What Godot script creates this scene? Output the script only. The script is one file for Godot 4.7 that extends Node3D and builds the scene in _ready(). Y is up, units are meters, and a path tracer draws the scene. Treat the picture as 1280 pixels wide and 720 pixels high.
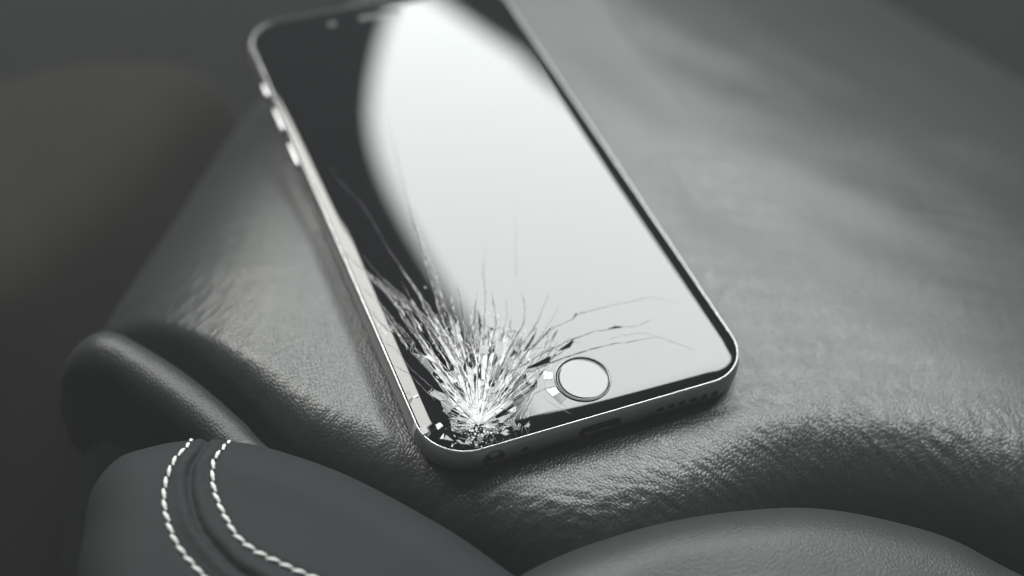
extends Node3D
# A cracked phone lying on a black leather car seat. Plan coordinates are millimetres:
# u across the phone, v along it towards its top, w up from its glass.

const MM := 0.001
var rng := RandomNumberGenerator.new()
var M := {}
var taken := {}

func V(u: float, v: float, w: float) -> Vector3:
	return Vector3(u, w, -v) * MM

# ---------------------------------------------------------------- helpers
func thing(called: String, label: String, category: String, at := Vector3.ZERO) -> Node3D:
	var o := Node3D.new()
	o.name = called
	add_child(o, true)
	o.position = at
	o.set_meta("label", label)
	o.set_meta("category", category)
	return o

func numbered(called: String, parent: Node) -> String:
	var key := str(parent.get_instance_id()) + called
	var n: int = taken.get(key, 0)
	taken[key] = n + 1
	return called if n == 0 else "%s_%03d" % [called, n]

func part(called: String, m: Mesh, mat: Material, parent: Node, at := Vector3.ZERO) -> MeshInstance3D:
	var o := MeshInstance3D.new()
	o.name = numbered(called, parent)
	o.mesh = m
	if mat:
		o.material_override = mat
	parent.add_child(o, true)
	o.position = at
	return o

func smooth_line(p: Array, closed := false, steps := 5) -> PackedVector2Array:
	var out := PackedVector2Array()
	var n := p.size()
	var last := n if closed else n - 1
	for i in last:
		var a: Vector2 = p[(i - 1 + n) % n] if closed or i > 0 else p[0] * 2.0 - p[1]
		var b: Vector2 = p[i]
		var c: Vector2 = p[(i + 1) % n]
		var d: Vector2 = p[(i + 2) % n] if closed or i + 2 < n else c * 2.0 - b
		for k in steps:
			out.append(b.cubic_interpolate(c, a, d, float(k) / steps))
	if not closed:
		out.append(p[n - 1])
	return out

func pts(a: Array) -> Array:
	var out := []
	for i in range(0, a.size(), 2):
		out.append(Vector2(a[i], a[i + 1]))
	return out

# signed distance to an open line, positive on its left
func side(p: Vector2, line: PackedVector2Array) -> float:
	var best := 1e12
	var s := 1.0
	for i in line.size() - 1:
		var a := line[i]
		var ab := line[i + 1] - a
		var ap := p - a
		var t := clampf(ap.dot(ab) / ab.length_squared(), 0.0, 1.0)
		var d := (ap - ab * t).length_squared()
		if d < best - 1e-9:
			best = d
			var ext := ap
			s = 1.0 if ab.cross(ext) >= 0.0 else -1.0
	return sqrt(best) * s

func drop(d: float, r: float, slope := 4.0, most := 400.0) -> float:
	if d >= r:
		return 0.0
	if d > 0.04 * r:
		return r - sqrt(r * r - (r - d) * (r - d))
	var e := 0.04 * r
	return minf(most, r - sqrt(r * r - (r - e) * (r - e)) + (e - d) * slope)

func axis(lo: float, hi: float, flo: float, fhi: float, fine: float, grow := 1.08) -> PackedFloat32Array:
	var out := PackedFloat32Array()
	var left := []
	var x := flo
	var st := fine
	while x > lo:
		st *= grow
		x -= st
		left.append(x)
	left.reverse()
	for q in left:
		out.append(q)
	x = flo
	while x < fhi:
		out.append(x)
		x += fine
	st = fine
	while x < hi:
		out.append(x)
		st *= grow
		x += st
	out.append(x)
	return out

# a cushion surface w(u, v) over a grid
func sheet(us: PackedFloat32Array, vs: PackedFloat32Array, height: Callable, tile := 40.0) -> ArrayMesh:
	var nu := us.size()
	var nv := vs.size()
	var h := PackedFloat32Array()
	h.resize(nu * nv)
	for j in nv:
		for i in nu:
			h[j * nu + i] = height.call(us[i], vs[j])
	var P := PackedVector3Array()
	var N := PackedVector3Array()
	var T := PackedVector2Array()
	P.resize(nu * nv)
	N.resize(nu * nv)
	T.resize(nu * nv)
	# lengths along the surface keep the grain from stretching on steep sides
	var along := PackedFloat32Array()
	along.resize(nu)
	for j in nv:
		for i in nu:
			var k := j * nu + i
			P[k] = V(us[i], vs[j], h[k])
			var i0 := maxi(i - 1, 0)
			var i1 := mini(i + 1, nu - 1)
			var j0 := maxi(j - 1, 0)
			var j1 := mini(j + 1, nv - 1)
			var gu := (h[j * nu + i1] - h[j * nu + i0]) / (us[i1] - us[i0])
			var gv := (h[j1 * nu + i] - h[j0 * nu + i]) / (vs[j1] - vs[j0])
			N[k] = Vector3(-gu, 1.0, gv).normalized()
			if j > 0:
				along[i] += sqrt(pow(vs[j] - vs[j - 1], 2.0) + pow(h[k] - h[k - nu], 2.0) * 0.5)
			T[k] = Vector2(us[i] / tile, (vs[0] + along[i]) / tile)
	var I := PackedInt32Array()
	for j in nv - 1:
		for i in nu - 1:
			var a := j * nu + i
			I.append_array([a, a + nu, a + nu + 1, a, a + nu + 1, a + 1])
	var arr := []
	arr.resize(Mesh.ARRAY_MAX)
	arr[Mesh.ARRAY_VERTEX] = P
	arr[Mesh.ARRAY_NORMAL] = N
	arr[Mesh.ARRAY_TEX_UV] = T
	arr[Mesh.ARRAY_INDEX] = I
	var m := ArrayMesh.new()
	m.add_surface_from_arrays(Mesh.PRIMITIVE_TRIANGLES, arr)
	return m

# rings of equal length joined into a skin; rings run along, each ring is a profile
func skin(rings: Array, closed_along: bool, closed_ring: bool, smooth := true) -> ArrayMesh:
	var st := SurfaceTool.new()
	st.begin(Mesh.PRIMITIVE_TRIANGLES)
	st.set_smooth_group(0 if smooth else -1)
	var n: int = rings.size()
	var k: int = rings[0].size()
	for i in (n if closed_along else n - 1):
		var a: Array = rings[i]
		var b: Array = rings[(i + 1) % n]
		for j in (k if closed_ring else k - 1):
			var j2 := (j + 1) % k
			for q in [a[j], b[j2], b[j], a[j], a[j2], b[j2]]:
				st.set_uv(Vector2(q.x, q.z) * 25.0)
				st.add_vertex(q)
	if smooth:
		st.index()
	st.generate_normals()
	return st.commit()

func flat_poly(poly: PackedVector2Array, w: float, up := true) -> ArrayMesh:
	var st := SurfaceTool.new()
	st.begin(Mesh.PRIMITIVE_TRIANGLES)
	st.set_smooth_group(-1)
	var t := Geometry2D.triangulate_polygon(poly)
	for i in range(0, t.size(), 3):
		var a := poly[t[i]]
		var b := poly[t[i + 1]]
		var c := poly[t[i + 2]]
		var cw := (b - a).cross(c - a) < 0.0
		if cw != up:
			var s := b
			b = c
			c = s
		for q in [a, b, c]:
			st.set_uv(q / 40.0)
			st.add_vertex(V(q.x, q.y, w))
	st.generate_normals()
	return st.commit()

# ---------------------------------------------------------------- materials
func noise_tex(kind: String, freq: float, size: int, seed_: int, ramp: Gradient = null, normal := false, strength := 1.0) -> NoiseTexture2D:
	var n := FastNoiseLite.new()
	n.seed = seed_
	n.frequency = freq
	if kind == "cells":
		n.noise_type = FastNoiseLite.TYPE_CELLULAR
		n.cellular_return_type = FastNoiseLite.RETURN_DISTANCE2_SUB
		n.cellular_jitter = 1.0
		n.fractal_type = FastNoiseLite.FRACTAL_NONE
		n.domain_warp_enabled = true
		n.domain_warp_amplitude = 12.0
		n.domain_warp_frequency = 0.03
	else:
		n.noise_type = FastNoiseLite.TYPE_SIMPLEX_SMOOTH
		n.fractal_octaves = 4
	var t := NoiseTexture2D.new()
	t.noise = n
	t.width = size
	t.height = size
	t.seamless = true
	t.seamless_blend_skirt = 0.15
	t.as_normal_map = normal
	t.bump_strength = strength
	if ramp:
		t.color_ramp = ramp
	return t

func grad(a: Array) -> Gradient:
	var g := Gradient.new()
	var o := PackedFloat32Array()
	var c := PackedColorArray()
	for x in a:
		o.append(x[0])
		c.append(Color(x[1], x[1], x[1]))
	g.offsets = o
	g.colors = c
	return g

func mat(r: float, g: float, b: float, rough: float, metal := 0.0, spec := 0.5) -> StandardMaterial3D:
	var m := StandardMaterial3D.new()
	m.albedo_color = Color(r, g, b).linear_to_srgb()
	m.roughness = rough
	m.metallic = metal
	m.metallic_specular = spec
	return m

# pebbled leather: cells that tile, wider than tall, with a finer set between them
func leather_grain(size: int, across: int, down: int) -> ImageTexture:
	var g := RandomNumberGenerator.new()
	g.seed = 12
	var jx := PackedFloat32Array()
	var jy := PackedFloat32Array()
	for k in across * down:
		jx.append(g.randf_range(0.05, 0.95))
		jy.append(g.randf_range(0.05, 0.95))
	var rise := PackedFloat32Array()
	for k in across * down:
		rise.append(g.randf_range(0.72, 1.0))
	var data := PackedByteArray()
	data.resize(size * size)
	for y in size:
		for x in size:
			# whole-number waves bend the rows and still tile
			var fx := float(x) / size
			var fy := float(y) / size
			var px := (fx + 0.010 * sin(TAU * (3.0 * fy + 1.0 * fx)) + 0.004 * sin(TAU * (9.0 * fy - 4.0 * fx))) * across
			var py := (fy + 0.010 * sin(TAU * (2.0 * fx + 2.0 * fy)) + 0.004 * sin(TAU * (11.0 * fx + 5.0 * fy))) * down
			var cx := floori(px)
			var cy := floori(py)
			var d1 := 9.0
			var d2 := 9.0
			var up := 1.0
			for b in range(-1, 2):
				for a in range(-1, 2):
					var k := posmod(cy + b, down) * across + posmod(cx + a, across)
					var ex := cx + a + jx[k] - px
					var ey := cy + b + jy[k] - py
					var d := ex * ex + ey * ey
					if d < d1:
						d2 = d1
						d1 = d
						up = rise[k]
					elif d < d2:
						d2 = d
			var edge := sqrt(d2) - sqrt(d1)
			data[y * size + x] = int(255.0 * up * (1.0 - exp(-edge * 4.2)))
	var im := Image.create_from_data(size, size, false, Image.FORMAT_L8, data)
	return ImageTexture.create_from_image(im)

func materials() -> void:
	var l := mat(0.0205, 0.0232, 0.0236, 0.41, 0.0, 0.63)
	l.heightmap_enabled = true
	l.heightmap_texture = leather_grain(704, 84, 64)
	l.heightmap_scale = 0.0075
	l.uv1_triplanar = true
	l.uv1_scale = Vector3.ONE * (1000.0 / 60.0)
	l.uv1_triplanar_sharpness = 4.0
	M.leather = l
	var l2: StandardMaterial3D = l.duplicate()
	l2.heightmap_scale = 0.0068
	l2.roughness = 0.48
	l2.metallic_specular = 0.52
	M.bolster = l2
	var l3: StandardMaterial3D = l.duplicate()
	l3.albedo_color = Color(0.022, 0.024, 0.026).linear_to_srgb()
	l3.heightmap_scale = 0.0045
	l3.roughness = 0.7
	l3.metallic_specular = 0.28
	M.matte_leather = l3
	var th := mat(0.72, 0.715, 0.69, 0.7)
	th.rim_enabled = true
	th.rim = 0.3
	M.thread = th
	M.glass = mat(0.004, 0.004, 0.005, 0.02, 0.0, 0.5)
	M.button = mat(0.006, 0.006, 0.007, 0.03, 0.0, 0.55)
	M.display = mat(0.003, 0.003, 0.005, 0.08, 0.0, 0.4)
	M.shard = mat(0.006, 0.006, 0.008, 0.06, 0.0, 0.5)
	M.shard_grey = mat(0.20, 0.20, 0.21, 0.22, 0.0, 0.5)
	M.shard_milky = mat(0.58, 0.58, 0.59, 0.3, 0.0, 0.5)
	M.fracture = mat(0.8, 0.8, 0.81, 0.45, 0.0, 0.5)
	M.crack = mat(0.16, 0.15, 0.17, 0.25, 0.0, 0.5)
	var brushed := noise_tex("simplex", 0.09, 512, 21, grad([[0.0, 0.7], [1.0, 1.0]]))
	var al := mat(0.68, 0.68, 0.69, 0.46, 1.0)
	al.roughness_texture = brushed
	M.metal = al
	M.bright_metal = mat(0.46, 0.46, 0.47, 0.42, 1.0)
	M.ring = mat(0.10, 0.10, 0.11, 0.25, 1.0)
	M.gap = mat(0.006, 0.006, 0.006, 0.5)
	M.band = mat(0.42, 0.42, 0.425, 0.45)
	M.lens = mat(0.06, 0.06, 0.065, 0.5)
	M.hole = mat(0.002, 0.002, 0.002, 0.6)
	M.dark_trim = mat(0.006, 0.006, 0.006, 0.9, 0.0, 0.1)
	var carpet := mat(0.023, 0.021, 0.018, 0.95, 0.0, 0.2)
	carpet.heightmap_enabled = true
	carpet.heightmap_texture = noise_tex("simplex", 0.11, 512, 33)
	carpet.heightmap_scale = 0.06
	M.carpet = carpet

# ---------------------------------------------------------------- light: two car windows
func car_window(label: String, centre: Vector3, normal: Vector3, opening: PackedVector2Array, outer: Vector2, shift: Vector2, lit: Vector2, lit_at: Vector2, energy: float, tint: Color) -> void:
	# normal points from the phone to the window; opening is in the window's own plane, metres
	var t := thing("car_window", label, "car window", centre)
	var z := -normal.normalized()
	var x := Vector3.UP.cross(z).normalized()
	t.basis = Basis(x, z.cross(x), z)
	var csg := CSGPolygon3D.new()
	csg.name = "window_frame"
	var hw := outer / 2.0
	csg.polygon = PackedVector2Array([shift + Vector2(-hw.x, -hw.y), shift + Vector2(hw.x, -hw.y), shift + Vector2(hw.x, hw.y), shift + Vector2(-hw.x, hw.y)])
	csg.depth = 0.008
	csg.material = M.dark_trim
	t.add_child(csg, true)
	var cut := CSGPolygon3D.new()
	cut.name = "window_opening"
	cut.polygon = opening
	cut.depth = 0.03
	cut.position.z = 0.01
	cut.operation = CSGShape3D.OPERATION_SUBTRACTION
	cut.material = M.dark_trim
	csg.add_child(cut, true)
	var pm := BoxMesh.new()
	pm.size = Vector3(lit.x, lit.y, 0.004)
	var glow := StandardMaterial3D.new()
	glow.albedo_color = Color(0.3, 0.3, 0.3)
	glow.emission_enabled = true
	glow.emission = tint
	glow.emission_energy_multiplier = 1.0
	part("window_pane", pm, glow, t, Vector3(lit_at.x, lit_at.y, -0.045))
	var a := AreaLight3D.new()
	a.name = "window_daylight"
	a.area_size = lit
	a.light_energy = energy
	a.light_color = tint
	a.area_range = 4.0
	a.area_attenuation = 2.0
	a.shadow_enabled = true
	t.add_child(a, true)
	a.transform = Transform3D(Basis(Vector3.UP, PI), Vector3(lit_at.x, lit_at.y, -0.03))

# ---------------------------------------------------------------- the seat
var line_far: PackedVector2Array
var line_lip: PackedVector2Array
var line_front: PackedVector2Array
var swell := FastNoiseLite.new()
var crease := FastNoiseLite.new()
var lip_r := 5.0

func seat_w(u: float, v: float) -> float:
	var p := Vector2(u, v)
	var w := -7.25
	var df := side(p, line_far)
	w -= drop(df, 58.0)
	var dl := side(p, line_lip)
	var rl := clampf(3.5 + (56.0 - v) * 0.20, 3.5, 15.0)
	w -= drop(dl, rl)
	var dn := side(p, line_front)
	w -= drop(dn, lerpf(14.0, 20.0, smoothstep(8.0, 38.0, u)))
	# slow sag away from the phone and shallow swells
	var away := Vector2(maxf(absf(u) - 36.0, 0.0), maxf(maxf(v - 142.0, -v - 2.0), 0.0)).length()
	var free := clampf(away / 12.0, 0.0, 1.0)
	w += 0.8 * (1.0 - exp(-away / 3.5)) * smoothstep(6.0, 24.0, dn)   # the phone presses into the padding
	var sw := Vector2(u, v).rotated(0.9)
	w += swell.get_noise_2d(sw.x * 0.45, sw.y * 0.9) * 0.6 * free
	var far_right := maxf(u - 60.0, 0.0) + maxf(v - 60.0, 0.0) * 0.35
	w -= far_right * far_right * 0.0018
	# stretched creases that run across the edges
	var near_front := smoothstep(36.0, 12.0, dn) * smoothstep(-6.0, 4.0, dn)
	if near_front > 0.001:
		var a := Vector2(u, v + 10.0).rotated(0.6 + clampf(u, -30.0, 60.0) * 0.0120)
		var c := crease.get_noise_2d(a.x * 0.42, a.y * 1.3)
		w += (c * 0.23 - maxf(0.0, 0.4 - absf(c) * 2.0) * 0.05) * near_front * (0.5 + 0.5 * free)
		var b := Vector2(u, v).rotated(-0.5)
		var c2 := crease.get_noise_2d(b.x * 0.45 + 300.0, b.y * 1.2)
		w -= maxf(0.0, 0.4 - absf(c2) * 2.0) * 0.06 * near_front * (0.3 + 0.7 * free)
	var near_lip := smoothstep(22.0, 4.0, dl) * smoothstep(-4.0, 1.0, dl)
	if near_lip > 0.001:
		var a2 := Vector2(u, v).rotated(-0.55)
		var c3 := crease.get_noise_2d(a2.x * 0.3 + 90.0, a2.y * 0.9)
		w += (c3 * 0.12 - maxf(0.0, 0.5 - absf(c3) * 3.0) * 0.12) * near_lip
	return w

var line_stitched: PackedVector2Array
var line_right: PackedVector2Array
var seam: PackedVector2Array
var row_a: PackedVector2Array
var row_b: PackedVector2Array

func stitched_w(u: float, v: float) -> float:
	var p := Vector2(u, v)
	var d := side(p, line_stitched)
	var w := -3.0 - drop(d, 13.0)
	var ds := absf(side(p, seam))
	w += 0.55 * exp(-pow((ds - 1.7) / 1.1, 2.0)) - 0.75 * exp(-pow(ds / 0.45, 2.0))
	w -= 0.30 * exp(-pow(side(p, row_a) / 0.6, 2.0)) + 0.30 * exp(-pow(side(p, row_b) / 0.6, 2.0))
	w += crease.get_noise_2d(u * 1.1, v * 1.1) * 0.16 * exp(-pow(ds / 3.2, 2.0))      # puckers along the seam
	w += swell.get_noise_2d(u * 1.4 + 40.0, v * 1.4) * 0.5
	return w

func right_w(u: float, v: float) -> float:
	var p := Vector2(u, v)
	var d := side(p, line_right)
	return -3.5 - drop(d, 14.0) - pow(maxf(u - 5.0, 0.0), 2.0) * 0.0012 + swell.get_noise_2d(u + 140.0, v) * 0.7

func stitches(row: PackedVector2Array, parent: Node, pitch: float) -> void:
	var curve := Curve2D.new()
	for q in row:
		curve.add_point(q)
	var st := []
	for i in 11:                                    # a plump twisted thread, pinched where it enters the leather
		var s := i / 10.0
		var r := 0.13 + 0.22 * pow(sin(PI * clampf(s, 0.02, 0.98)), 0.55)
		var ring := []
		for k in 10:
			var a := TAU * k / 10.0
			var tw := 1.0 + 0.15 * cos(2.0 * a + s * 13.0)
			ring.append(Vector3((s - 0.5) * (pitch - 0.16), sin(a) * r * tw * 0.85 + 0.16 * sin(PI * s), cos(a) * r * tw) * MM)
		st.append(ring)
	var m := skin(st, false, true)
	var d := pitch * 0.5
	while d < curve.get_baked_length() - pitch * 0.4:
		var a := curve.sample_baked(d - 0.3)
		var b := curve.sample_baked(d + 0.3)
		var c := curve.sample_baked(d)
		var w0 := stitched_w(a.x, a.y)
		var w1 := stitched_w(b.x, b.y)
		var o := part("stitch", m, M.thread, parent, V(c.x, c.y, (w0 + w1) / 2.0 + 0.22))
		var x := (V(b.x, b.y, w1) - V(a.x, a.y, w0)).normalized()
		x = x.rotated(Vector3.UP, rng.randf_range(0.10, 0.24))
		var z := x.cross(Vector3.UP).normalized()
		o.basis = Basis(x, z.cross(x), z)
		d += pitch * rng.randf_range(0.97, 1.03)

func build_seat() -> void:
	swell.seed = 3
	swell.frequency = 0.022
	swell.fractal_octaves = 2
	crease.seed = 8
	crease.frequency = 0.42
	crease.fractal_octaves = 2
	crease.noise_type = FastNoiseLite.TYPE_SIMPLEX_SMOOTH
	# each line has the cushion on its left
	line_far = smooth_line(pts([70, 270, 30, 222, -11, 182, -41, 151, -67, 116, -86, 90, -94, 76, -119, 42]))
	line_lip = smooth_line(pts([-110, 90, -98, 84, -87, 79, -79, 71, -72.5, 62, -67.5, 53.5, -63, 43.5, -58.5, 33, -54, 21, -47, 10, -36, -4, -24, -18, -10, -40, 0, -70]))
	line_front = smooth_line(pts([-80, -2, -50, -12, -28, -22, -8, -24, 15, -25, 35, -27, 52, -34, 70, -46, 100, -72, 150, -120]))
	line_stitched = smooth_line(pts([6, -60, -10, -41, -23, -21, -31, -8, -44, 9, -58, 21.5, -71, 28, -80, 29, -86, 28, -91, 23, -94, 14, -97, 2, -100, -30, -102, -60]))
	line_right = smooth_line(pts([120, -110, 80, -66, 65, -48, 56, -37.5, 44, -29, 30.5, -23, 15, -19, -1, -17, -16, -17.5, -27, -20, -38, -27, -60, -50]))
	seam = smooth_line(pts([-68, 27, -69.5, 21, -72.8, 16, -74, 12, -74.4, 8, -74.2, 3, -73, -1, -71, -6, -69, -9, -66, -13, -58, -24]))
	row_a = smooth_line(pts([-71, 25.5, -72.6, 21.5, -75, 18.8, -77, 15.5, -78.4, 12, -79, 8, -78.9, 3, -78, -1, -76, -6, -74, -10, -70, -16]))
	row_b = smooth_line(pts([-64.5, 22.5, -66.5, 19, -68.8, 15.8, -69.9, 12, -70.2, 8, -69.8, 4, -68.8, -1, -66.6, -5, -63, -9, -60, -12, -55, -16.5]))
	var t := thing("leather_seat", "black grained leather car seat with a stitched bolster, lying under the cracked phone", "car seat")
	part("seat_cushion", sheet(axis(-125, 260, -92, 92, 0.6), axis(-110, 290, -48, 100, 0.6), seat_w), M.leather, t)
	var sb := part("stitched_bolster", sheet(axis(-125, 20, -95, -40, 0.45), axis(-60, 40, -25, 30, 0.45), stitched_w), M.matte_leather, t)
	sb.set_meta("label", "matte dark bolster with two rows of white stitching along a seam")
	stitches(row_a, sb, 2.45)
	stitches(row_b, sb, 2.45)
	var rb := part("side_bolster", sheet(axis(-70, 140, -40, 90, 0.6), axis(-130, -5, -65, -10, 0.6), right_w), M.bolster, t)
	rb.set_meta("label", "smooth rounded bolster at the front right")
	# the rolled fold of leather in the gap on the left
	var spine := smooth_line(pts([-92, 66, -90, 64, -87, 60.5, -82, 56, -76, 48, -70, 38, -65.2, 28.5, -62, 21, -57, 12, -50, 0]), false, 8)
	var rings := []
	for i in spine.size():
		var s := float(i) / (spine.size() - 1)
		var dir := (spine[mini(i + 1, spine.size() - 1)] - spine[maxi(i - 1, 0)]).normalized()
		var r := lerpf(3.2, lerpf(5.0, 4.2, smoothstep(0.35, 1.0, s)), smoothstep(-0.02, 0.34, s)) + swell.get_noise_1d(i * 3.0) * 0.5
		var n := Vector2(dir.y, -dir.x)
		var ring := []
		for k in 28:
			var a := TAU * k / 28.0
			var q := spine[i] + n * cos(a) * r
			var lump := crease.get_noise_2d(i * 1.3, k * 0.6) * 0.12
			ring.append(V(q.x, q.y, lerpf(-40.0, -9.0, pow(smoothstep(-0.12, 0.36, s), 0.8)) - r * 1.2 + (r * 1.2 + lump) * sin(a) * (1.0 if sin(a) > 0.0 else 5.0)))
		rings.append(ring)
	part("rolled_fold", skin(rings, false, true), M.bolster, t).set_meta("label", "rolled leather fold beside the seat cushion")
	# what lies below, out of focus
	var floor_ := StaticFloor()
	floor_.set_meta("kind", "structure")
	var mat_line := smooth_line(pts([-170, 120, -112, 128, -78, 150, -50, 178, -28, 204, -34, 224, -64, 236, -110, 232, -160, 220, -180, 170]), true, 6)
	var closed := mat_line.duplicate()
	closed.append(mat_line[0])
	var fm := func(u: float, v: float) -> float:
		return -66.0 - drop(side(Vector2(u, v), closed), 20.0, 3.0, 230.0)
	var mm := part("floor_mat", sheet(axis(-200, 0, -195, -5, 3.0), axis(100, 260, 105, 255, 3.0), fm), M.carpet, self)
	mm.set_meta("label", "blurred brown-grey carpet mat far below the left edge of the seat")
	mm.set_meta("category", "floor mat")

func StaticFloor() -> MeshInstance3D:
	var b := BoxMesh.new()
	b.size = Vector3(2.0, 0.01, 2.0)
	return part("floor", b, M.dark_trim, self, Vector3(0, -0.25, -0.2))

# ---------------------------------------------------------------- the phone
const HU := 33.55
const V0 := 0.0
const V1 := 138.3
const BEV := 3.2

func edge_in(u: float, v: float, half_u: float, lo: float, hi: float, r: float) -> float:
	var c := Vector2(absf(u) - half_u + r, absf(v - (lo + hi) / 2.0) - (hi - lo) / 2.0 + r)
	return -(Vector2(maxf(c.x, 0), maxf(c.y, 0)).length() + minf(maxf(c.x, c.y), 0.0) - r)

func glass_w(u: float, v: float) -> float:
	var d := edge_in(u, v, HU - 0.8, V0 + 0.7, V1 - 0.7, 9.0)
	var s := clampf((BEV - d) / BEV, 0.0, 1.0)
	return -0.62 * pow(s, 1.8)

func round_rect(inset: float, r: float, n := 14) -> Array:
	var out := []
	var hu := HU - inset
	var lo := V0 + inset
	var hi := V1 - inset
	var rr := maxf(r - inset, 0.6)
	for c in [[hu - rr, lo + rr, -PI / 2], [hu - rr, hi - rr, 0.0], [-hu + rr, hi - rr, PI / 2], [-hu + rr, lo + rr, PI]]:
		for k in n + 1:
			var a: float = c[2] + PI / 2 * k / n
			out.append(Vector2(c[0] + rr * cos(a), c[1] + rr * sin(a)))
	return out

func build_phone() -> void:
	var t := thing("cracked_phone", "dark mobile phone with a shattered lower left screen, lying on the leather seat", "phone")
	# body: one skin swept round the outline
	var prof := [[1.3, -1.3], [0.86, -1.2], [0.80, -0.78], [0.74, -0.70], [0.60, -0.72]]
	for k in range(1, 15):
		var a := deg_to_rad(lerpf(47.0, -90.0, k / 14.0))
		prof.append([1.6 - 1.6 * cos(a), -3.75 + (4.0 if a > 0 else 3.35) * sin(a)])
	var rings := []
	var outline := []
	for q in prof:
		outline.append(round_rect(q[0], 9.8))
	for i in outline[0].size():
		var ring := []
		for j in prof.size():
			var p: Vector2 = outline[j][i]
			ring.append(V(p.x, p.y, prof[j][1]))
		rings.append(ring)
	part("frame", skin(rings, true, false), M.metal, t)
	part("back_plate", flat_poly(PackedVector2Array(round_rect(1.55, 9.8)), -7.09, false), M.metal, t)
	# dark gasket line between glass and frame
	var seal := []
	for i in outline[0].size():
		var a: Vector2 = round_rect(0.62, 9.8)[i]
		var b: Vector2 = round_rect(1.4, 9.8)[i]
		seal.append([V(a.x, a.y, -0.80), V(b.x, b.y, -0.72)])
	part("gasket", skin(seal, true, false), M.gap, t)
	# fractured zone in the flat glass
	var flat := PackedVector2Array(round_rect(0.8 + BEV, 9.8))
	var fan := shatter(t, flat)
	var pieces := Geometry2D.clip_polygons(flat, fan)
	var biggest := PackedVector2Array()
	for q in pieces:
		if absf(area(q)) > absf(area(biggest)):
			biggest = q
	var cg := part("cover_glass", flat_poly(biggest, 0.0), M.glass, t)
	cg.set_meta("label", "black mirror-like cover glass")
	# curved rim of the glass
	var rim := []
	var steps := [0.0, 0.12, 0.25, 0.4, 0.55, 0.7, 0.82, 0.92, 0.985, 1.0]
	var lines := []
	for s in steps:
		lines.append(round_rect(0.8 + BEV * (1.0 - s), 9.8))
	for i in lines[0].size():
		var ring := []
		for j in steps.size():
			var p: Vector2 = lines[j][i]
			ring.append(V(p.x, p.y, -0.62 * pow(steps[j], 1.8) - (0.12 if j == steps.size() - 1 else 0.0)))
		rim.append(ring)
	part("glass_rim", skin(rim, true, false), M.glass, t)
	part("display", flat_poly(PackedVector2Array(round_rect(1.5, 9.8)), -0.72), M.display, t)
	# home button
	var hb := V(0, 8.9, 0)
	part("home_button", disc(4.75, 0.03, -0.08), M.button, t, hb)
	part("button_ring", torus(5.12, 0.26, 0.30), M.ring, t, hb)
	# earpiece and front camera
	part("earpiece", disc(0.85, 0.02, -0.05, 4.8), M.lens, t, V(0, 131.6, 0.0))
	part("front_camera", disc(0.95, 0.02, -0.05), M.lens, t, V(-12.5, 131.4, 0.0))
	# keys on the left side
	side_key("ring_switch", t, 113.0 + 1.5, 5.2, 1.7, 0.62)
	side_key("volume_key", t, 103.2, 8.6, 1.9, 0.55)
	side_key("volume_key", t, 90.6, 8.6, 1.9, 0.55)
	# bottom edge
	port(t, "headphone_jack", -21.3, 2.05, 2.05, -3.9)
	port(t, "microphone_hole", -15.2, 0.75, 0.75, -3.9)
	port(t, "screw_head", -7.0, 0.75, 0.75, -4.0)
	port(t, "charging_port", 0.0, 4.3, 1.35, -3.9)
	port(t, "screw_head", 7.0, 0.75, 0.75, -4.0)
	for k in 6:
		port(t, "speaker_hole", 12.6 + k * 2.35, 0.8, 0.8, -3.9)
	# antenna bands
	for s in [-1.0, 1.0]:
		for v in [9.6, V1 - 9.6]:
			var band := []
			for j in range(3, prof.size() - 2):
				band.append([V(s * (HU - prof[j][0] + 0.05), v - 0.65, prof[j][1] + 0.01), V(s * (HU - prof[j][0] + 0.05), v + 0.65, prof[j][1] + 0.01)])
			part("antenna_band", skin(band, false, false), M.band, t)
	long_cracks(t)
	corner_damage(t)

func area(p: PackedVector2Array) -> float:
	var s := 0.0
	for i in p.size():
		s += p[i].cross(p[(i + 1) % p.size()])
	return s / 2.0

func disc(r: float, top: float, bottom: float, stretch := 0.0) -> ArrayMesh:
	var rings := []
	for k in 64:
		var a := -TAU * k / 64.0
		var d := Vector2(cos(a), sin(a))
		var ring := []
		for q in [[0.001, top], [r * 0.5, top], [r * 0.9, top], [r - 0.05, top], [r - 0.02, top - 0.01], [r, top - 0.05], [r, bottom]]:
			ring.append(V(d.x * q[0] + signf(d.x) * stretch, d.y * q[0], q[1]))
		rings.append(ring)
	return skin(rings, true, false)

func torus(r: float, half: float, high: float) -> ArrayMesh:
	var rings := []
	for k in 72:
		var a := -TAU * k / 72.0
		var d := Vector2(cos(a), sin(a))
		var ring := []
		for q in [[-half, -0.1], [-half, -0.01], [half * 0.8, high], [half, high * 0.9], [half + 0.06, -0.05]]:
			ring.append(V(d.x * (r + q[0]), d.y * (r + q[0]), q[1]))
		rings.append(ring)
	return skin(rings, true, false, true)

func side_key(called: String, t: Node, v: float, l: float, high: float, out: float) -> void:
	# a capsule-shaped key standing off the rounded side
	var rings := []
	for k in 32:
		var a := TAU * k / 32.0
		var e := Vector2(cos(a) * high / 2 + signf(cos(a)) * (l - high) / 2, sin(a) * high / 2)
		var f := Vector2(e.x - signf(e.x) * 0.18, e.y * 0.80)
		rings.append([V(-HU + 0.5, v + e.x, -3.3 + e.y), V(-HU - out + 0.12, v + e.x, -3.3 + e.y), V(-HU - out, v + f.x, -3.3 + f.y), V(-HU - out, v + f.x * 0.02, -3.3)])
	part(called, skin(rings, true, false), M.bright_metal, t)

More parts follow.
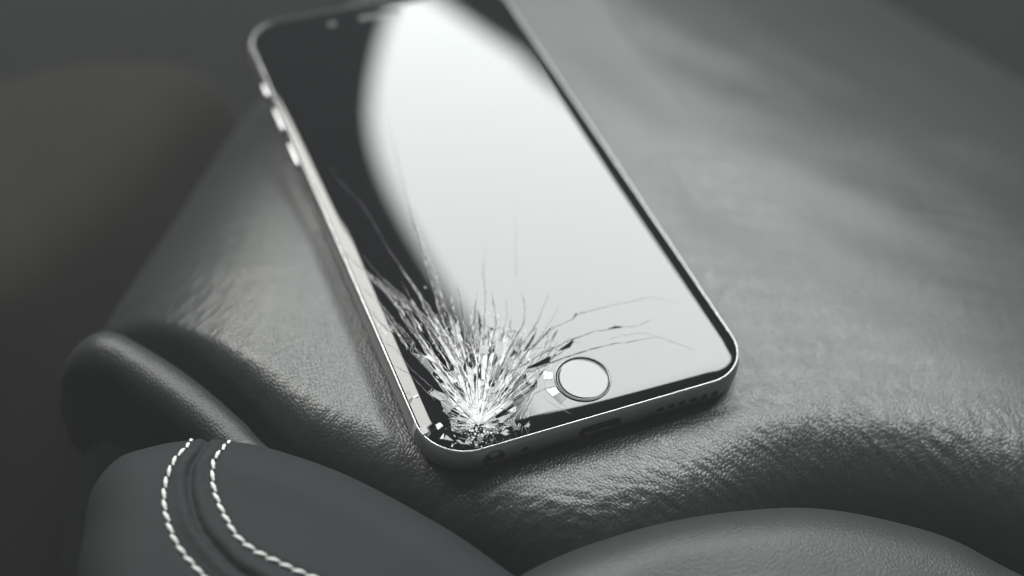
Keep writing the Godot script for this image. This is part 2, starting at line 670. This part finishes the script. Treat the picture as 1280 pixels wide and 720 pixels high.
func port(t: Node, called: String, u: float, half: float, high: float, w: float) -> void:
	# a rimmed opening in the bottom edge; its mouth lies just proud of the curved side
	var face := func(p: Vector2, o: float) -> Vector3:
		var ww: float = w + p.y
		var k := clampf((ww + 3.75) / (4.0 if ww > -3.75 else 3.35), -0.98, 0.98)
		var y: float = V0 + 1.6 - 1.6 * sqrt(1.0 - k * k) - o
		return V(u + p.x, y, ww)
	var lip := []
	var mouth := SurfaceTool.new()
	mouth.begin(Mesh.PRIMITIVE_TRIANGLES)
	var n := 28
	var rim := 0.30 if half > 1.0 else 0.09
	for k in n:
		var a := TAU * k / n
		var e := Vector2(cos(a) * minf(half, high) + signf(cos(a)) * maxf(half - high, 0.0), sin(a) * high)
		var b := TAU * (k + 1) / n
		var e2 := Vector2(cos(b) * minf(half, high) + signf(cos(b)) * maxf(half - high, 0.0), sin(b) * high)
		var o := e + Vector2(cos(a), sin(a)) * rim
		lip.append([face.call(o, -0.02), face.call(e.lerp(o, 0.5), 0.10), face.call(e, 0.02)])
		for q in [face.call(Vector2.ZERO, 0.03), face.call(e2, 0.015), face.call(e, 0.015)]:
			mouth.add_vertex(q)
	mouth.generate_normals()
	var o := part(called, mouth.commit(), M.metal if called == "screw_head" else M.hole, t)
	part("rim", skin(lip, true, false), M.bright_metal, o)
	if called == "charging_port":
		var bar := BoxMesh.new()
		bar.size = Vector3(6.2, 0.42, 0.12) * MM
		part("contact_tongue", bar, M.metal, o, face.call(Vector2(0, -0.55), 0.08))

# ---------------------------------------------------------------- broken glass
const HIT := Vector2(-22.5, 5.2)

func reach(deg: float) -> float:
	var table := [[-45, 4.5], [-25, 5.0], [0, 7.0], [12, 11.0], [24, 16.0], [28, 26.0], [34, 29.0], [40, 26.0], [46, 25.0], [52, 27.0], [58, 24.0], [64, 30.0], [70, 28.0], [76, 29.0], [82, 33.0], [88, 29.0], [94, 33.0], [99, 36.0], [104, 24.0], [112, 15.0], [122, 10.0], [140, 6.0], [160, 5.0], [182, 4.5]]
	for i in table.size() - 1:
		if deg <= table[i + 1][0]:
			var l := lerpf(table[i][1], table[i + 1][1], (deg - table[i][0]) / float(table[i + 1][0] - table[i][0]))
			var tuft := pow(absf(sin(PI * (deg - 66.0) / 8.6)), 1.5)        # bundles with sound glass between them
			return l * lerpf(1.0, 0.42 + 0.70 * tuft, smoothstep(62.0, 76.0, deg) * smoothstep(118.0, 106.0, deg))
	return 4.5

# a shard: a prism with a tilted top and rough broken sides
func shard(poly: Array, tilt: Vector2, lift: float, gap: float) -> ArrayMesh:
	var c := Vector2.ZERO
	for q in poly:
		c += q / poly.size()
	var top := []
	var bot := []
	for q in poly:
		var d: float = (q - c).length()
		var s: Vector2 = c + (q - c) * maxf(0.35, 1.0 - gap / maxf(d, 0.05))
		top.append(V(s.x, s.y, glass_w(s.x, s.y) + lift + tilt.dot(s - c)))
		var b: Vector2 = c + (q - c) * maxf(0.5, 1.0 - gap * 0.2 / maxf(d, 0.05))
		bot.append(V(b.x, b.y, -0.55))
	var ccw := true
	var a2 := 0.0
	for i in poly.size():
		a2 += poly[i].cross(poly[(i + 1) % poly.size()])
	ccw = a2 > 0.0
	if ccw:
		top.reverse()
		bot.reverse()
	var m := ArrayMesh.new()
	var st := SurfaceTool.new()
	st.begin(Mesh.PRIMITIVE_TRIANGLES)
	st.set_smooth_group(-1)
	for i in range(1, top.size() - 1):
		for q in [top[0], top[i], top[i + 1]]:
			st.add_vertex(q)
	st.generate_normals()
	m = st.commit(m)
	var s2 := SurfaceTool.new()
	s2.begin(Mesh.PRIMITIVE_TRIANGLES)
	s2.set_smooth_group(-1)
	for i in top.size():
		var j := (i + 1) % top.size()
		for q in [top[i], bot[i], bot[j], top[i], bot[j], top[j]]:
			s2.add_vertex(q)
	s2.generate_normals()
	return s2.commit(m)

func shatter(t: Node, flat: PackedVector2Array) -> PackedVector2Array:
	rng.seed = 41
	var rays := []
	var deg := -42.0
	while deg < 182.0:
		var l := reach(deg) * rng.randf_range(0.80, 1.12)
		rays.append([deg + rng.randf_range(-0.9, 0.9), l])
		deg += rng.randf_range(1.4, 3.4) if deg > 20 and deg < 108 else rng.randf_range(3.5, 9.0)
	var radii := [0.8, 2.2, 4.0, 6.2, 8.6, 11.4, 14.4, 17.6, 21.0, 24.8, 29.0, 33.5, 38.0]
	# nodes: every ray is a crooked line
	var nodes := []
	for r in rays:
		var line := []
		var bend := 0.0
		for k in radii.size():
			if radii[k] > r[1] and k > 1:
				break
			bend = bend * 0.6 + rng.randf_range(-0.9, 0.9)
			var rad: float = radii[k] * rng.randf_range(0.90, 1.10)
			line.append(HIT + Vector2.from_angle(deg_to_rad(r[0] + bend)) * rad)
		line.append(HIT + Vector2.from_angle(deg_to_rad(r[0] + bend)) * maxf(r[1], line[-1].distance_to(HIT) + 0.6))
		nodes.append(line)
	var found := []
	for i in nodes.size() - 1:
		var a: Array = nodes[i]
		var b: Array = nodes[i + 1]
		var n: int = mini(a.size(), b.size())
		for k in n - 1:
			var quad := [a[k], a[k + 1], b[k + 1], b[k]]
			var mid: Vector2 = (a[k] + a[k + 1] + b[k + 1] + b[k]) / 4.0
			if edge_in(mid.x, mid.y, HU - 0.8, V0 + 0.7, V1 - 0.7, 9.0) < 0.5:
				continue
			var turn := rad_to_deg((mid - HIT).angle())
			if turn > 6.0 and turn < 38.0 and mid.distance_to(HIT) > 5.0 and mid.distance_to(HIT) < 13.5 and rng.randf() < 0.75:
				continue                                  # sound glass left standing below the button's level
			if rng.randf() < 0.3 or k == n - 2:
				if rng.randf() < 0.5:
					found.append([quad[0], quad[1], quad[2]])
					found.append([quad[0], quad[2], quad[3]])
				else:
					found.append([quad[0], quad[1], quad[3]])
					found.append([quad[1], quad[2], quad[3]])
			else:
				found.append(quad)
	var made := []
	for poly in found:
		var c := Vector2.ZERO
		var size := 0.0
		for i in poly.size():
			c += poly[i] / poly.size()
			size += poly[i].cross(poly[(i + 1) % poly.size()])
		made.append([absf(size), poly, c])
	made.sort_custom(func(x, y): return x[0] > y[0])
	var rest := SurfaceTool.new()
	var splinters := []
	for n in made.size():
		var c: Vector2 = made[n][2]
		var r: float = (c - HIT).length()
		var ang := rad_to_deg((c - HIT).angle())
		var near := clampf(1.15 - r / 30.0, 0.0, 1.0)
		var lean := lerpf(0.010, 0.06, near)
		if ang > 22.0 and ang < 68.0 and r > 11.0:
			lean = 0.018                              # barely lifted, so it mirrors like the sound glass
		var tilt := Vector2(rng.randfn(0, lean), rng.randfn(0, lean))
		var gap := rng.randf_range(0.05, 0.16) + 0.10 * near
		var m := shard(made[n][1], tilt, rng.randf_range(-0.10, 0.05) * near, gap)
		var roll := rng.randf()
		var white := near * near * (0.75 if ang > 20 and ang < 105 else 0.4)
		var mm: Material = M.shard
		if ang > 22.0 and ang < 68.0 and r > 11.0:
			white *= 0.4
		if ang > 112.0 or ang < 20.0:
			white = 0.28
		elif r < 7.0:
			white = 0.92
		if roll < white * 0.50:
			mm = M.shard_milky
		elif roll < white * 0.90:
			mm = M.shard_grey
		m.surface_set_material(0, mm)
		m.surface_set_material(1, M.fracture)
		if n < 290:
			part("glass_shard", m, null, t)
		else:
			splinters.append([m, mm])
	if splinters.size():
		var whole := ArrayMesh.new()
		for kind in [M.shard, M.shard_grey, M.shard_milky]:
			var st := SurfaceTool.new()
			var any := false
			for s in splinters:
				if s[1] == kind:
					st.append_from(s[0], 0, Transform3D.IDENTITY)
					any = true
			if any:
				whole = st.commit(whole)
				whole.surface_set_material(whole.get_surface_count() - 1, kind)
		for s in splinters:
			rest.append_from(s[0], 1, Transform3D.IDENTITY)
		whole = rest.commit(whole)
		whole.surface_set_material(whole.get_surface_count() - 1, M.fracture)
		part("glass_splinters", whole, null, t).set_meta("kind", "stuff")
	# white fracture lines along the rays, tied together by short rungs
	for i in nodes.size():
		var a: Array = nodes[i]
		var near_ray: float = rad_to_deg((a[-1] - HIT).angle())
		if rng.randf() < 0.85:
			var back := a.duplicate()
			back.reverse()
			var right_side := near_ray > 24.0 and near_ray < 66.0
			crack(t, back, 0.04, rng.randf_range(0.14, 0.34), M.crack if right_side and rng.randf() < 0.35 else M.fracture)
		if i == 0:
			continue
		var b: Array = nodes[i - 1]
		for k in mini(a.size(), b.size()):
			if rng.randf() < 0.62:
				web.append_from(rib([b[k], a[k].lerp(b[k], 0.5) + Vector2(rng.randf_range(-0.2, 0.2), rng.randf_range(-0.2, 0.2)), a[k]], rng.randf_range(0.05, 0.20), rng.randf_range(0.05, 0.16)), 0, Transform3D.IDENTITY)
	# outline of the broken zone
	var fan := PackedVector2Array()
	for i in nodes.size():
		var a: Array = nodes[i]
		var n := a.size()
		if i > 0:
			n = maxi(mini(n, (nodes[i - 1] as Array).size()), mini(n, (nodes[mini(i + 1, nodes.size() - 1)] as Array).size()))
		fan.append(a[n - 1])
	fan.append(HIT + Vector2(-9, -4))
	fan.append(HIT + Vector2(0, -6))
	fan.append(HIT + Vector2(6, -6))
	return fan

# a crack: a low crooked ridge of broken glass that thins towards its tip
func crack(t: Node, line: Array, w0: float, w1: float, m: Material, lift := 0.0) -> void:
	part("crack", rib(line, w0, w1, lift), m, t)

func rib(line: Array, w0: float, w1: float, lift := 0.0) -> ArrayMesh:
	var p := []
	for i in line.size() - 1:
		var a: Vector2 = line[i]
		var b: Vector2 = line[i + 1]
		var n := maxi(2, int((b - a).length() / 0.8))
		var nrm := (b - a).normalized().orthogonal()
		for k in n:
			var q := a.lerp(b, float(k) / n)
			p.append(q + nrm * (rng.randf_range(-0.10, 0.10) if k > 0 else 0.0))
	p.append(line[-1])
	var rings := []
	for i in p.size():
		var s := float(i) / (p.size() - 1)
		var dir: Vector2 = (p[mini(i + 1, p.size() - 1)] - p[maxi(i - 1, 0)]).normalized()
		var nrm := dir.orthogonal()
		var w := lerpf(w0, w1, s) * rng.randf_range(0.45, 1.5)
		if i == p.size() - 1 or i == 0:
			w *= 0.3
		var apex := rng.randf_range(-0.6, 0.6)
		var a: Vector2 = p[i] + nrm * w / 2
		var c: Vector2 = p[i] + nrm * w * apex / 2
		var b: Vector2 = p[i] - nrm * w / 2
		rings.append([V(a.x, a.y, glass_w(a.x, a.y) - 0.02 + lift), V(c.x, c.y, glass_w(c.x, c.y) + 0.02 + w * 0.22 + lift), V(b.x, b.y, glass_w(b.x, b.y) - 0.02 + lift)])
	return skin(rings, false, false, false)

var web := SurfaceTool.new()

func long_cracks(t: Node) -> void:
	rng.seed = 77
	# each runs from the tip to the broken zone
	var all := [
		[0.10, 0.34, [-28.0, 82.3, -27.2, 76.0, -25.0, 68.7, -24.3, 62.0, -23.8, 53.7, -22.5, 43.7, -21.8, 37.0, -21.4, 29.8, -20.2, 18.8]],
		[0.12, 0.42, [-29.4, 53.6, -28.5, 49.2, -26.5, 42.7, -24.6, 37.5, -22.8, 32.0, -21.2, 25.0, -20.9, 14.9]],
		[0.20, 0.50, [-28.5, 46.9, -27.6, 39.7, -26.8, 34.5, -25.5, 26.5, -24.0, 17.2, -22.6, 10.5]],
		[0.04, 0.34, [-7.9, 110.7, -12.3, 85.6, -13.8, 75.7, -16.2, 60.6, -17.2, 50.2, -18.0, 40.6, -18.9, 34.5, -19.5, 21.6]],
		[0.12, 0.40, [-17.8, 45.0, -18.1, 39.4, -18.2, 35.4, -18.3, 30.5, -19.6, 19.6]],
		[0.10, 0.34, [-14.0, 39.0, -15.2, 33.2, -16.7, 28.2, -18.5, 18.2]],
		[0.05, 0.32, [-3.8, 49.5, -7.9, 40.7, -9.3, 35.8, -13.0, 26.9, -17.1, 17.7]],
		[0.20, 0.35, [-8.2, 35.4, -10.2, 27.7, -14.4, 19.9]],
		[0.03, 0.10, [7.3, 60.7, 0.2, 43.2, -2.1, 36.8]],
		[0.18, 0.34, [-2.3, 33.4, -3.5, 29.2, -5.1, 25.8, -9.4, 21.3, -13.8, 16.5]],
		[0.08, 0.28, [2.9, 31.6, -1.0, 26.8, -3.8, 23.8, -8.8, 19.6]],
		[0.03, 0.06, [13.2, 42.8, 11.2, 41.3]],
		[0.14, 0.30, [5.9, 24.5, 4.5, 23.6, -0.9, 22.3, -7.2, 18.5, -13.1, 14.2]],
		[0.03, 0.20, [25.5, 21.0, 21.6, 23.9, 18.2, 23.9, 12.5, 24.3, 5.8, 24.3]],
		[0.10, 0.36, [19.3, 18.3, 16.3, 17.6, 11.5, 18.5, 7.4, 19.1, 2.1, 18.7, -4.4, 17.3, -11.1, 15.2]],
		[0.06, 0.40, [23.6, 8.3, 21.6, 10.5, 18.3, 13.8, 12.2, 14.4, 9.0, 15.0, 4.8, 15.2, -1.2, 14.9, -7.8, 14.0]],
		[0.20, 0.44, [3.4, 17.4, 1.3, 18.1, -1.6, 16.1, -7.0, 15.0]],
		[0.10, 0.26, [-6.1, 9.4, -10.0, 8.7, -13.3, 5.3, -15.6, 1.2]],
		[0.10, 0.26, [-7.8, 12.4, -11.7, 7.7, -15.9, 5.2, -20.0, 2.8]],
		[0.06, 0.20, [3.6, 28.0, 0.4, 24.6, -4.3, 20.7, -9.5, 17.1]],
		[0.06, 0.26, [-6.0, 33.1, -7.6, 28.4, -11.6, 22.1]],
		[0.06, 0.26, [-11.6, 34.9, -13.5, 30.4, -16.5, 21.7]],
		[0.12, 0.36, [-24.3, 44.3, -23.8, 36.1, -22.9, 27.1, -21.8, 18.9]],
		[0.10, 0.24, [-32.0, 45.0, -30.6, 41.0, -29.2, 34.0, -27.6, 26.0]],
		[0.12, 0.30, [-32.5, 56.0, -31.2, 51.5, -29.6, 47.5, -27.6, 42.0, -25.6, 35.0]],
		[0.10, 0.24, [-32.4, 40.0, -31.6, 35.0, -30.2, 31.0]],
		[0.10, 0.24, [-32.2, 30.0, -30.8, 27.0, -29.8, 22.0, -27.4, 16.0]],
		[0.10, 0.24, [-32.2, 24.0, -30.4, 20.6, -28.0, 13.0]],
	]
	for c in all:
		crack(t, pts(c[2]), c[0], c[1], M.crack)
	# each crack on the left is a bundle: thin companions that part from it and are tied to it by rungs
	for n in [0, 1, 2, 3, 4, 5, 6, 7, 9, 17, 18, 20, 21, 22, 23, 24, 25]:
		var curve := Curve2D.new()
		for q in pts(all[n][2]):
			curve.add_point(q)
		var far := curve.get_baked_length()
		var start: float = far * (0.52 if n in [0, 3] else (0.10 if n < 3 or n > 21 else 0.35))
		var kin := []
		for side_ in ([-1.0, -0.55, 0.6, 1.0] if n < 5 or n > 16 else [-0.8, 0.7]):
			var line := []
			var d := start + rng.randf_range(0.0, 0.25) * (far - start)
			var wander := 0.0
			while d < far:
				var dir := (curve.sample_baked(minf(d + 0.4, far)) - curve.sample_baked(maxf(d - 0.4, 0.0))).normalized()
				wander = wander * 0.7 + rng.randf_range(-0.12, 0.12)
				line.append(curve.sample_baked(d) + dir.orthogonal() * (side_ * 1.1 * (d - start) / (far - start) + wander))
				d += rng.randf_range(0.7, 1.3)
			if line.size() > 2:
				crack(t, line, 0.05, rng.randf_range(0.10, 0.24), M.fracture)
				kin.append(line)
		var rungs := SurfaceTool.new()
		for k in int((far - start) * 1.5):
			if kin.size() < 2:
				break
			var a: Array = kin[rng.randi() % kin.size()]
			var b: Array = kin[rng.randi() % kin.size()]
			var f := rng.randf()
			var p: Vector2 = a[int(f * (a.size() - 1))]
			var q: Vector2 = b[int(clampf(f + rng.randf_range(-0.12, 0.12), 0, 1) * (b.size() - 1))]
			if p.distance_to(q) > 0.2 and p.distance_to(q) < 3.5:
				web.append_from(rib([p, q], rng.randf_range(0.06, 0.2), 0.05), 0, Transform3D.IDENTITY)
	part("crack_web", web.commit(), M.fracture, t).set_meta("kind", "stuff")
	# a bright sliver of lifted glass near the button
	crack(t, pts([18.1, 14.1, 16.4, 15.6, 12.2, 16.3, 9.1, 16.3]), 0.05, 0.5, M.shard_milky)
	# short white cracks that fill the fan between the long ones
	for i in 26:
		var deg := rng.randf_range(24.0, 104.0)
		var far := reach(deg) * rng.randf_range(0.55, 1.15)
		var l := rng.randf_range(3.0, 9.0)
		var d := Vector2.from_angle(deg_to_rad(deg))
		var a := HIT + d * far
		var b := HIT + Vector2.from_angle(deg_to_rad(deg + rng.randf_range(-4, 4))) * maxf(2.0, far - l)
		crack(t, [a, a.lerp(b, 0.5) + d.orthogonal() * rng.randf_range(-0.4, 0.4), b], 0.05, rng.randf_range(0.15, 0.42), M.fracture if rng.randf() < 0.6 else M.crack)

# crushed glass at the corner that took the blow
func corner_damage(t: Node) -> void:
	rng.seed = 15
	var st := SurfaceTool.new()
	st.begin(Mesh.PRIMITIVE_TRIANGLES)
	st.set_smooth_group(-1)
	for i in 420:
		var r := absf(rng.randfn(0.0, 1.0))
		var c := Vector2(-23.2 + rng.randfn(0, 2.6), 3.2 + rng.randfn(0, 1.1))
		if i > 200:
			var dg := rng.randf_range(30, 110)
			c = HIT + Vector2.from_angle(deg_to_rad(dg)) * absf(rng.randfn(0, reach(dg) * 0.42))
		if edge_in(c.x, c.y, HU - 0.8, V0 + 0.7, V1 - 0.7, 9.0) < 0.15:
			continue
		var s := rng.randf_range(0.10, 0.42)
		var o := V(c.x, c.y, glass_w(c.x, c.y) + 0.02)
		var k := []
		for q in 4:
			k.append(o + Vector3(rng.randf_range(-1, 1), rng.randf_range(-0.3, 0.7) * 0.6, rng.randf_range(-1, 1)) * s * MM)
		for f in [[0, 1, 2], [0, 2, 3], [0, 3, 1], [1, 3, 2]]:
			for q in f:
				st.add_vertex(k[q])
	st.generate_normals()
	part("glass_crumbs", st.commit(), M.shard_milky, t).set_meta("kind", "stuff")
	# thin slivers that lie along the cracks
	var sl := SurfaceTool.new()
	sl.begin(Mesh.PRIMITIVE_TRIANGLES)
	sl.set_smooth_group(-1)
	for i in 260:
		var dg := rng.randf_range(22, 108)
		var far := reach(dg) * pow(rng.randf(), 0.8) * 1.05 + 0.8
		var dir := Vector2.from_angle(deg_to_rad(dg + rng.randf_range(-7, 7)))
		var c := HIT + Vector2.from_angle(deg_to_rad(dg)) * far
		if edge_in(c.x, c.y, HU - 0.8, V0 + 0.7, V1 - 0.7, 9.0) < 0.3:
			continue
		var l := rng.randf_range(0.25, 1.3)
		var wide := rng.randf_range(0.03, 0.13)
		var n := dir.orthogonal() * wide
		var h := rng.randf_range(0.01, 0.10)
		var a := c - dir * l
		var b := c + dir * l
		var top := V(c.x, c.y, glass_w(c.x, c.y) + h + 0.04)
		var k := [V(a.x, a.y, glass_w(a.x, a.y)), V(c.x + n.x, c.y + n.y, glass_w(c.x, c.y)), V(b.x, b.y, glass_w(b.x, b.y) + rng.randf_range(-0.02, 0.06)), V(c.x - n.x, c.y - n.y, glass_w(c.x, c.y))]
		for f in 4:
			for q in [k[f], k[(f + 1) % 4], top]:
				sl.add_vertex(q)
	sl.generate_normals()
	part("glass_slivers", sl.commit(), M.fracture, t).set_meta("kind", "stuff")
	# arcs of broken glass round the button
	for g in [[6.4, 120.0, 215.0, 0.5], [7.4, 128.0, 222.0, 0.3], [8.6, 140.0, 235.0, 0.24]]:
		var arc := []
		for k in 9:
			arc.append(Vector2(0, 8.9) + Vector2.from_angle(deg_to_rad(lerpf(g[1], g[2], k / 8.0))) * (g[0] + rng.randf_range(-0.15, 0.15)))
		crack(t, arc, g[3], 0.08, M.shard_milky)
	# the curved corner, broken into flakes
	var along := []
	for k in 11:
		along.append([-HU, 17.0 - k, 1.0, 0.0])
	for k in 9:
		var ca := PI + PI / 2 * (k + 0.5) / 9.0
		along.append([-HU + 9.8 + 9.8 * cos(ca), 9.8 + 9.8 * sin(ca), -cos(ca), -sin(ca)])
	for k in 10:
		along.append([-HU + 9.8 + k * 1.15, 0.0, 0.0, 1.0])
	for band in [[0.95, 2.0], [2.0, 3.1], [3.1, 4.3]]:
		var wobble := []
		for k in along.size():
			wobble.append([rng.randf_range(-0.3, 0.3) if band[0] > 1.0 else 0.0, rng.randf_range(-0.3, 0.3), rng.randf_range(-0.4, 0.4)])
		for k in along.size() - 1:
			if rng.randf() < (0.45 if k > 9 else 0.85):
				continue
			var e: Array = along[k]
			var f: Array = along[k + 1]
			var te: Vector2 = Vector2(e[3], -e[2]) * wobble[k][2]
			var tf: Vector2 = Vector2(f[3], -f[2]) * wobble[k + 1][2]
			var quad := [Vector2(e[0], e[1]) + Vector2(e[2], e[3]) * (band[0] + wobble[k][0]) + te, Vector2(f[0], f[1]) + Vector2(f[2], f[3]) * (band[0] + wobble[k + 1][0]) + tf, Vector2(f[0], f[1]) + Vector2(f[2], f[3]) * (band[1] + wobble[k + 1][1]) + tf, Vector2(e[0], e[1]) + Vector2(e[2], e[3]) * (band[1] + wobble[k][1]) + te]
			if rng.randf() < 0.5:
				quad.remove_at(rng.randi_range(0, 3))
			var mid := Vector2.ZERO
			for q in quad:
				mid += q / quad.size()
			var inward := Vector2(e[2], e[3])
			var m := shard(quad, inward * rng.randf_range(0.0, 0.36) + Vector2(rng.randfn(0, 0.09), rng.randfn(0, 0.09)), rng.randf_range(0.05, 0.14), rng.randf_range(0.03, 0.10))
			var roll := rng.randf()
			m.surface_set_material(0, M.shard_milky if roll < 0.34 else (M.shard_grey if roll < 0.6 else M.shard))
			m.surface_set_material(1, M.fracture)
			part("rim_flake", m, null, t)
	# pieces of the glass broken away round the button's left side
	for k in 4:
		var a0 := deg_to_rad(146.0 + k * 17.0)
		var a1 := deg_to_rad(146.0 + (k + 1) * 17.0)
		var b := Vector2(0, 8.9)
		var o0 := 7.5 + rng.randf_range(-0.3, 0.3)
		var o1 := 7.5 + rng.randf_range(-0.3, 0.3)
		var chip := shard([b + Vector2.from_angle(a0) * 5.7, b + Vector2.from_angle(a0) * o0, b + Vector2.from_angle(a1) * o1, b + Vector2.from_angle(a1) * 5.7], Vector2(rng.randfn(0, 0.02), rng.randfn(0, 0.02)), 0.10, 0.10)
		chip.surface_set_material(0, M.shard_milky if k % 2 == 0 else M.shard)
		chip.surface_set_material(1, M.gap)
		part("glass_shard", chip, null, t)
	# dark wedges: pieces tipped towards the viewer, which mirror the dark roof
	for g in [[-10.8, 13.9, -9.0, 14.9, -3.7, 15.8, -4.2, 14.9], [-3.3, 16.3, -1.0, 16.9, 2.2, 18.2, 1.0, 17.0], [4.2, 23.55, 5.5, 24.5, 5.7, 24.4], [9.6, 18.75, 11.5, 18.9, 12.8, 18.4]]:
		var wedge := shard(pts(g), Vector2(0.05, 0.30), 0.16, 0.02)
		wedge.surface_set_material(0, M.shard)
		wedge.surface_set_material(1, M.crack)
		part("glass_shard", wedge, null, t)
	# slivers standing up on the rounded corner
	for a in [[-31.2, 7.6, -25.6, 3.4, 0.9, 0.10], [-30.4, 5.4, -26.0, 2.6, 0.7, 0.22], [-27.6, 3.4, -24.6, 1.9, 0.6, -0.2], [-16.5, 2.6, -13.4, 3.3, 0.8, 0.25], [-19.5, 2.2, -16.8, 2.2, 0.7, -0.15]]:
		var p := Vector2(a[0], a[1])
		var q := Vector2(a[2], a[3])
		var n: Vector2 = (q - p).normalized().orthogonal() * a[4]
		var m := shard([p, p.lerp(q, 0.3) + n, q + n * 0.4, q - n * 0.3, p.lerp(q, 0.5) - n * 0.8], Vector2(a[5], a[5] * 0.6), 0.12, 0.04)
		m.surface_set_material(0, M.shard)
		m.surface_set_material(1, M.fracture)
		part("glass_shard", m, null, t)

# ----------------------------------------------------------------
func _ready() -> void:
	# camera
	var cam := Camera3D.new()
	cam.name = "camera"
	add_child(cam, true)
	cam.transform = Transform3D(Basis(Vector3(0.9252, 0.0623, 0.3742), Vector3(0.2336, 0.6835, -0.6915), Vector3(-0.2989, 0.7272, 0.6179)).orthonormalized(), V(-81.23, -124.9, 188.28))
	cam.fov = 25.15
	cam.near = 0.01
	cam.far = 10.0
	var attr := CameraAttributesPhysical.new()
	attr.frustum_focal_length = 45.0
	attr.exposure_aperture = 5.6
	attr.frustum_focus_distance = 0.238
	attr.frustum_near = 0.01
	attr.frustum_far = 10.0
	# surroundings: the dim inside of the car, no sky and no sun
	var env := Environment.new()
	env.background_mode = Environment.BG_COLOR
	env.background_color = Color(0.10, 0.102, 0.105)
	env.tonemap_mode = Environment.TONE_MAPPER_LINEAR
	env.tonemap_exposure = 1.0
	env.fog_enabled = true                      # the thin veil that lifts the photograph's blacks
	env.fog_density = 0.165
	env.fog_light_color = Color(0.98, 0.99, 1.0)
	env.sdfgi_enabled = true
	env.ssao_enabled = true
	env.ssil_enabled = true
	var we := WorldEnvironment.new()
	we.name = "surroundings"
	we.environment = env
	we.camera_attributes = attr
	add_child(we, true)
	cam.attributes = attr
	cam.fov = 25.15
	materials()
	# the windscreen that the screen mirrors, beyond and above the phone
	var open := smooth_line(pts([-0.155, -0.205, -0.166, -0.167, -0.169, -0.124, -0.165, -0.094, -0.153, -0.065, -0.133, -0.034, -0.095, 0.013, -0.059, 0.053, 0.001, 0.127, 0.089, 0.234, 0.18, 0.27, 0.34, 0.25, 0.43, 0.14, 0.42, 0.03, 0.22, -0.025, 0.105, -0.073, -0.033, -0.145, -0.060, -0.164, -0.093, -0.180, -0.129, -0.198]), true, 3)
	car_window("bright car window with a slanted dark frame, mirrored in the phone screen", V(248.7, 463.4, 511.9), V(0.341, 0.5906, 0.7314), open, Vector2(0.94, 0.9), Vector2(0.23, 0.05), Vector2(0.68, 0.58), Vector2(0.125, 0.03), 1.95, Color(0.98, 1.0, 0.99))
	var o2 := smooth_line(pts([-0.16, -0.165, -0.02, -0.17, 0.04, -0.12, 0.10, -0.01, 0.20, 0.02, 0.235, 0.06, 0.235, 0.16, 0.20, 0.20, -0.16, 0.19, -0.21, 0.15, -0.20, -0.06]), true, 3)
	car_window("smaller bright side window that lights the left edge of the phone", V(-152, 517, 512), V(-0.188, 0.656, 0.7314), o2, Vector2(0.62, 0.6), Vector2(-0.02, 0.02), Vector2(0.52, 0.42), Vector2(0.0, 0.02), 1.1, Color(1.0, 1.0, 0.98))
	build_seat()
	build_phone()
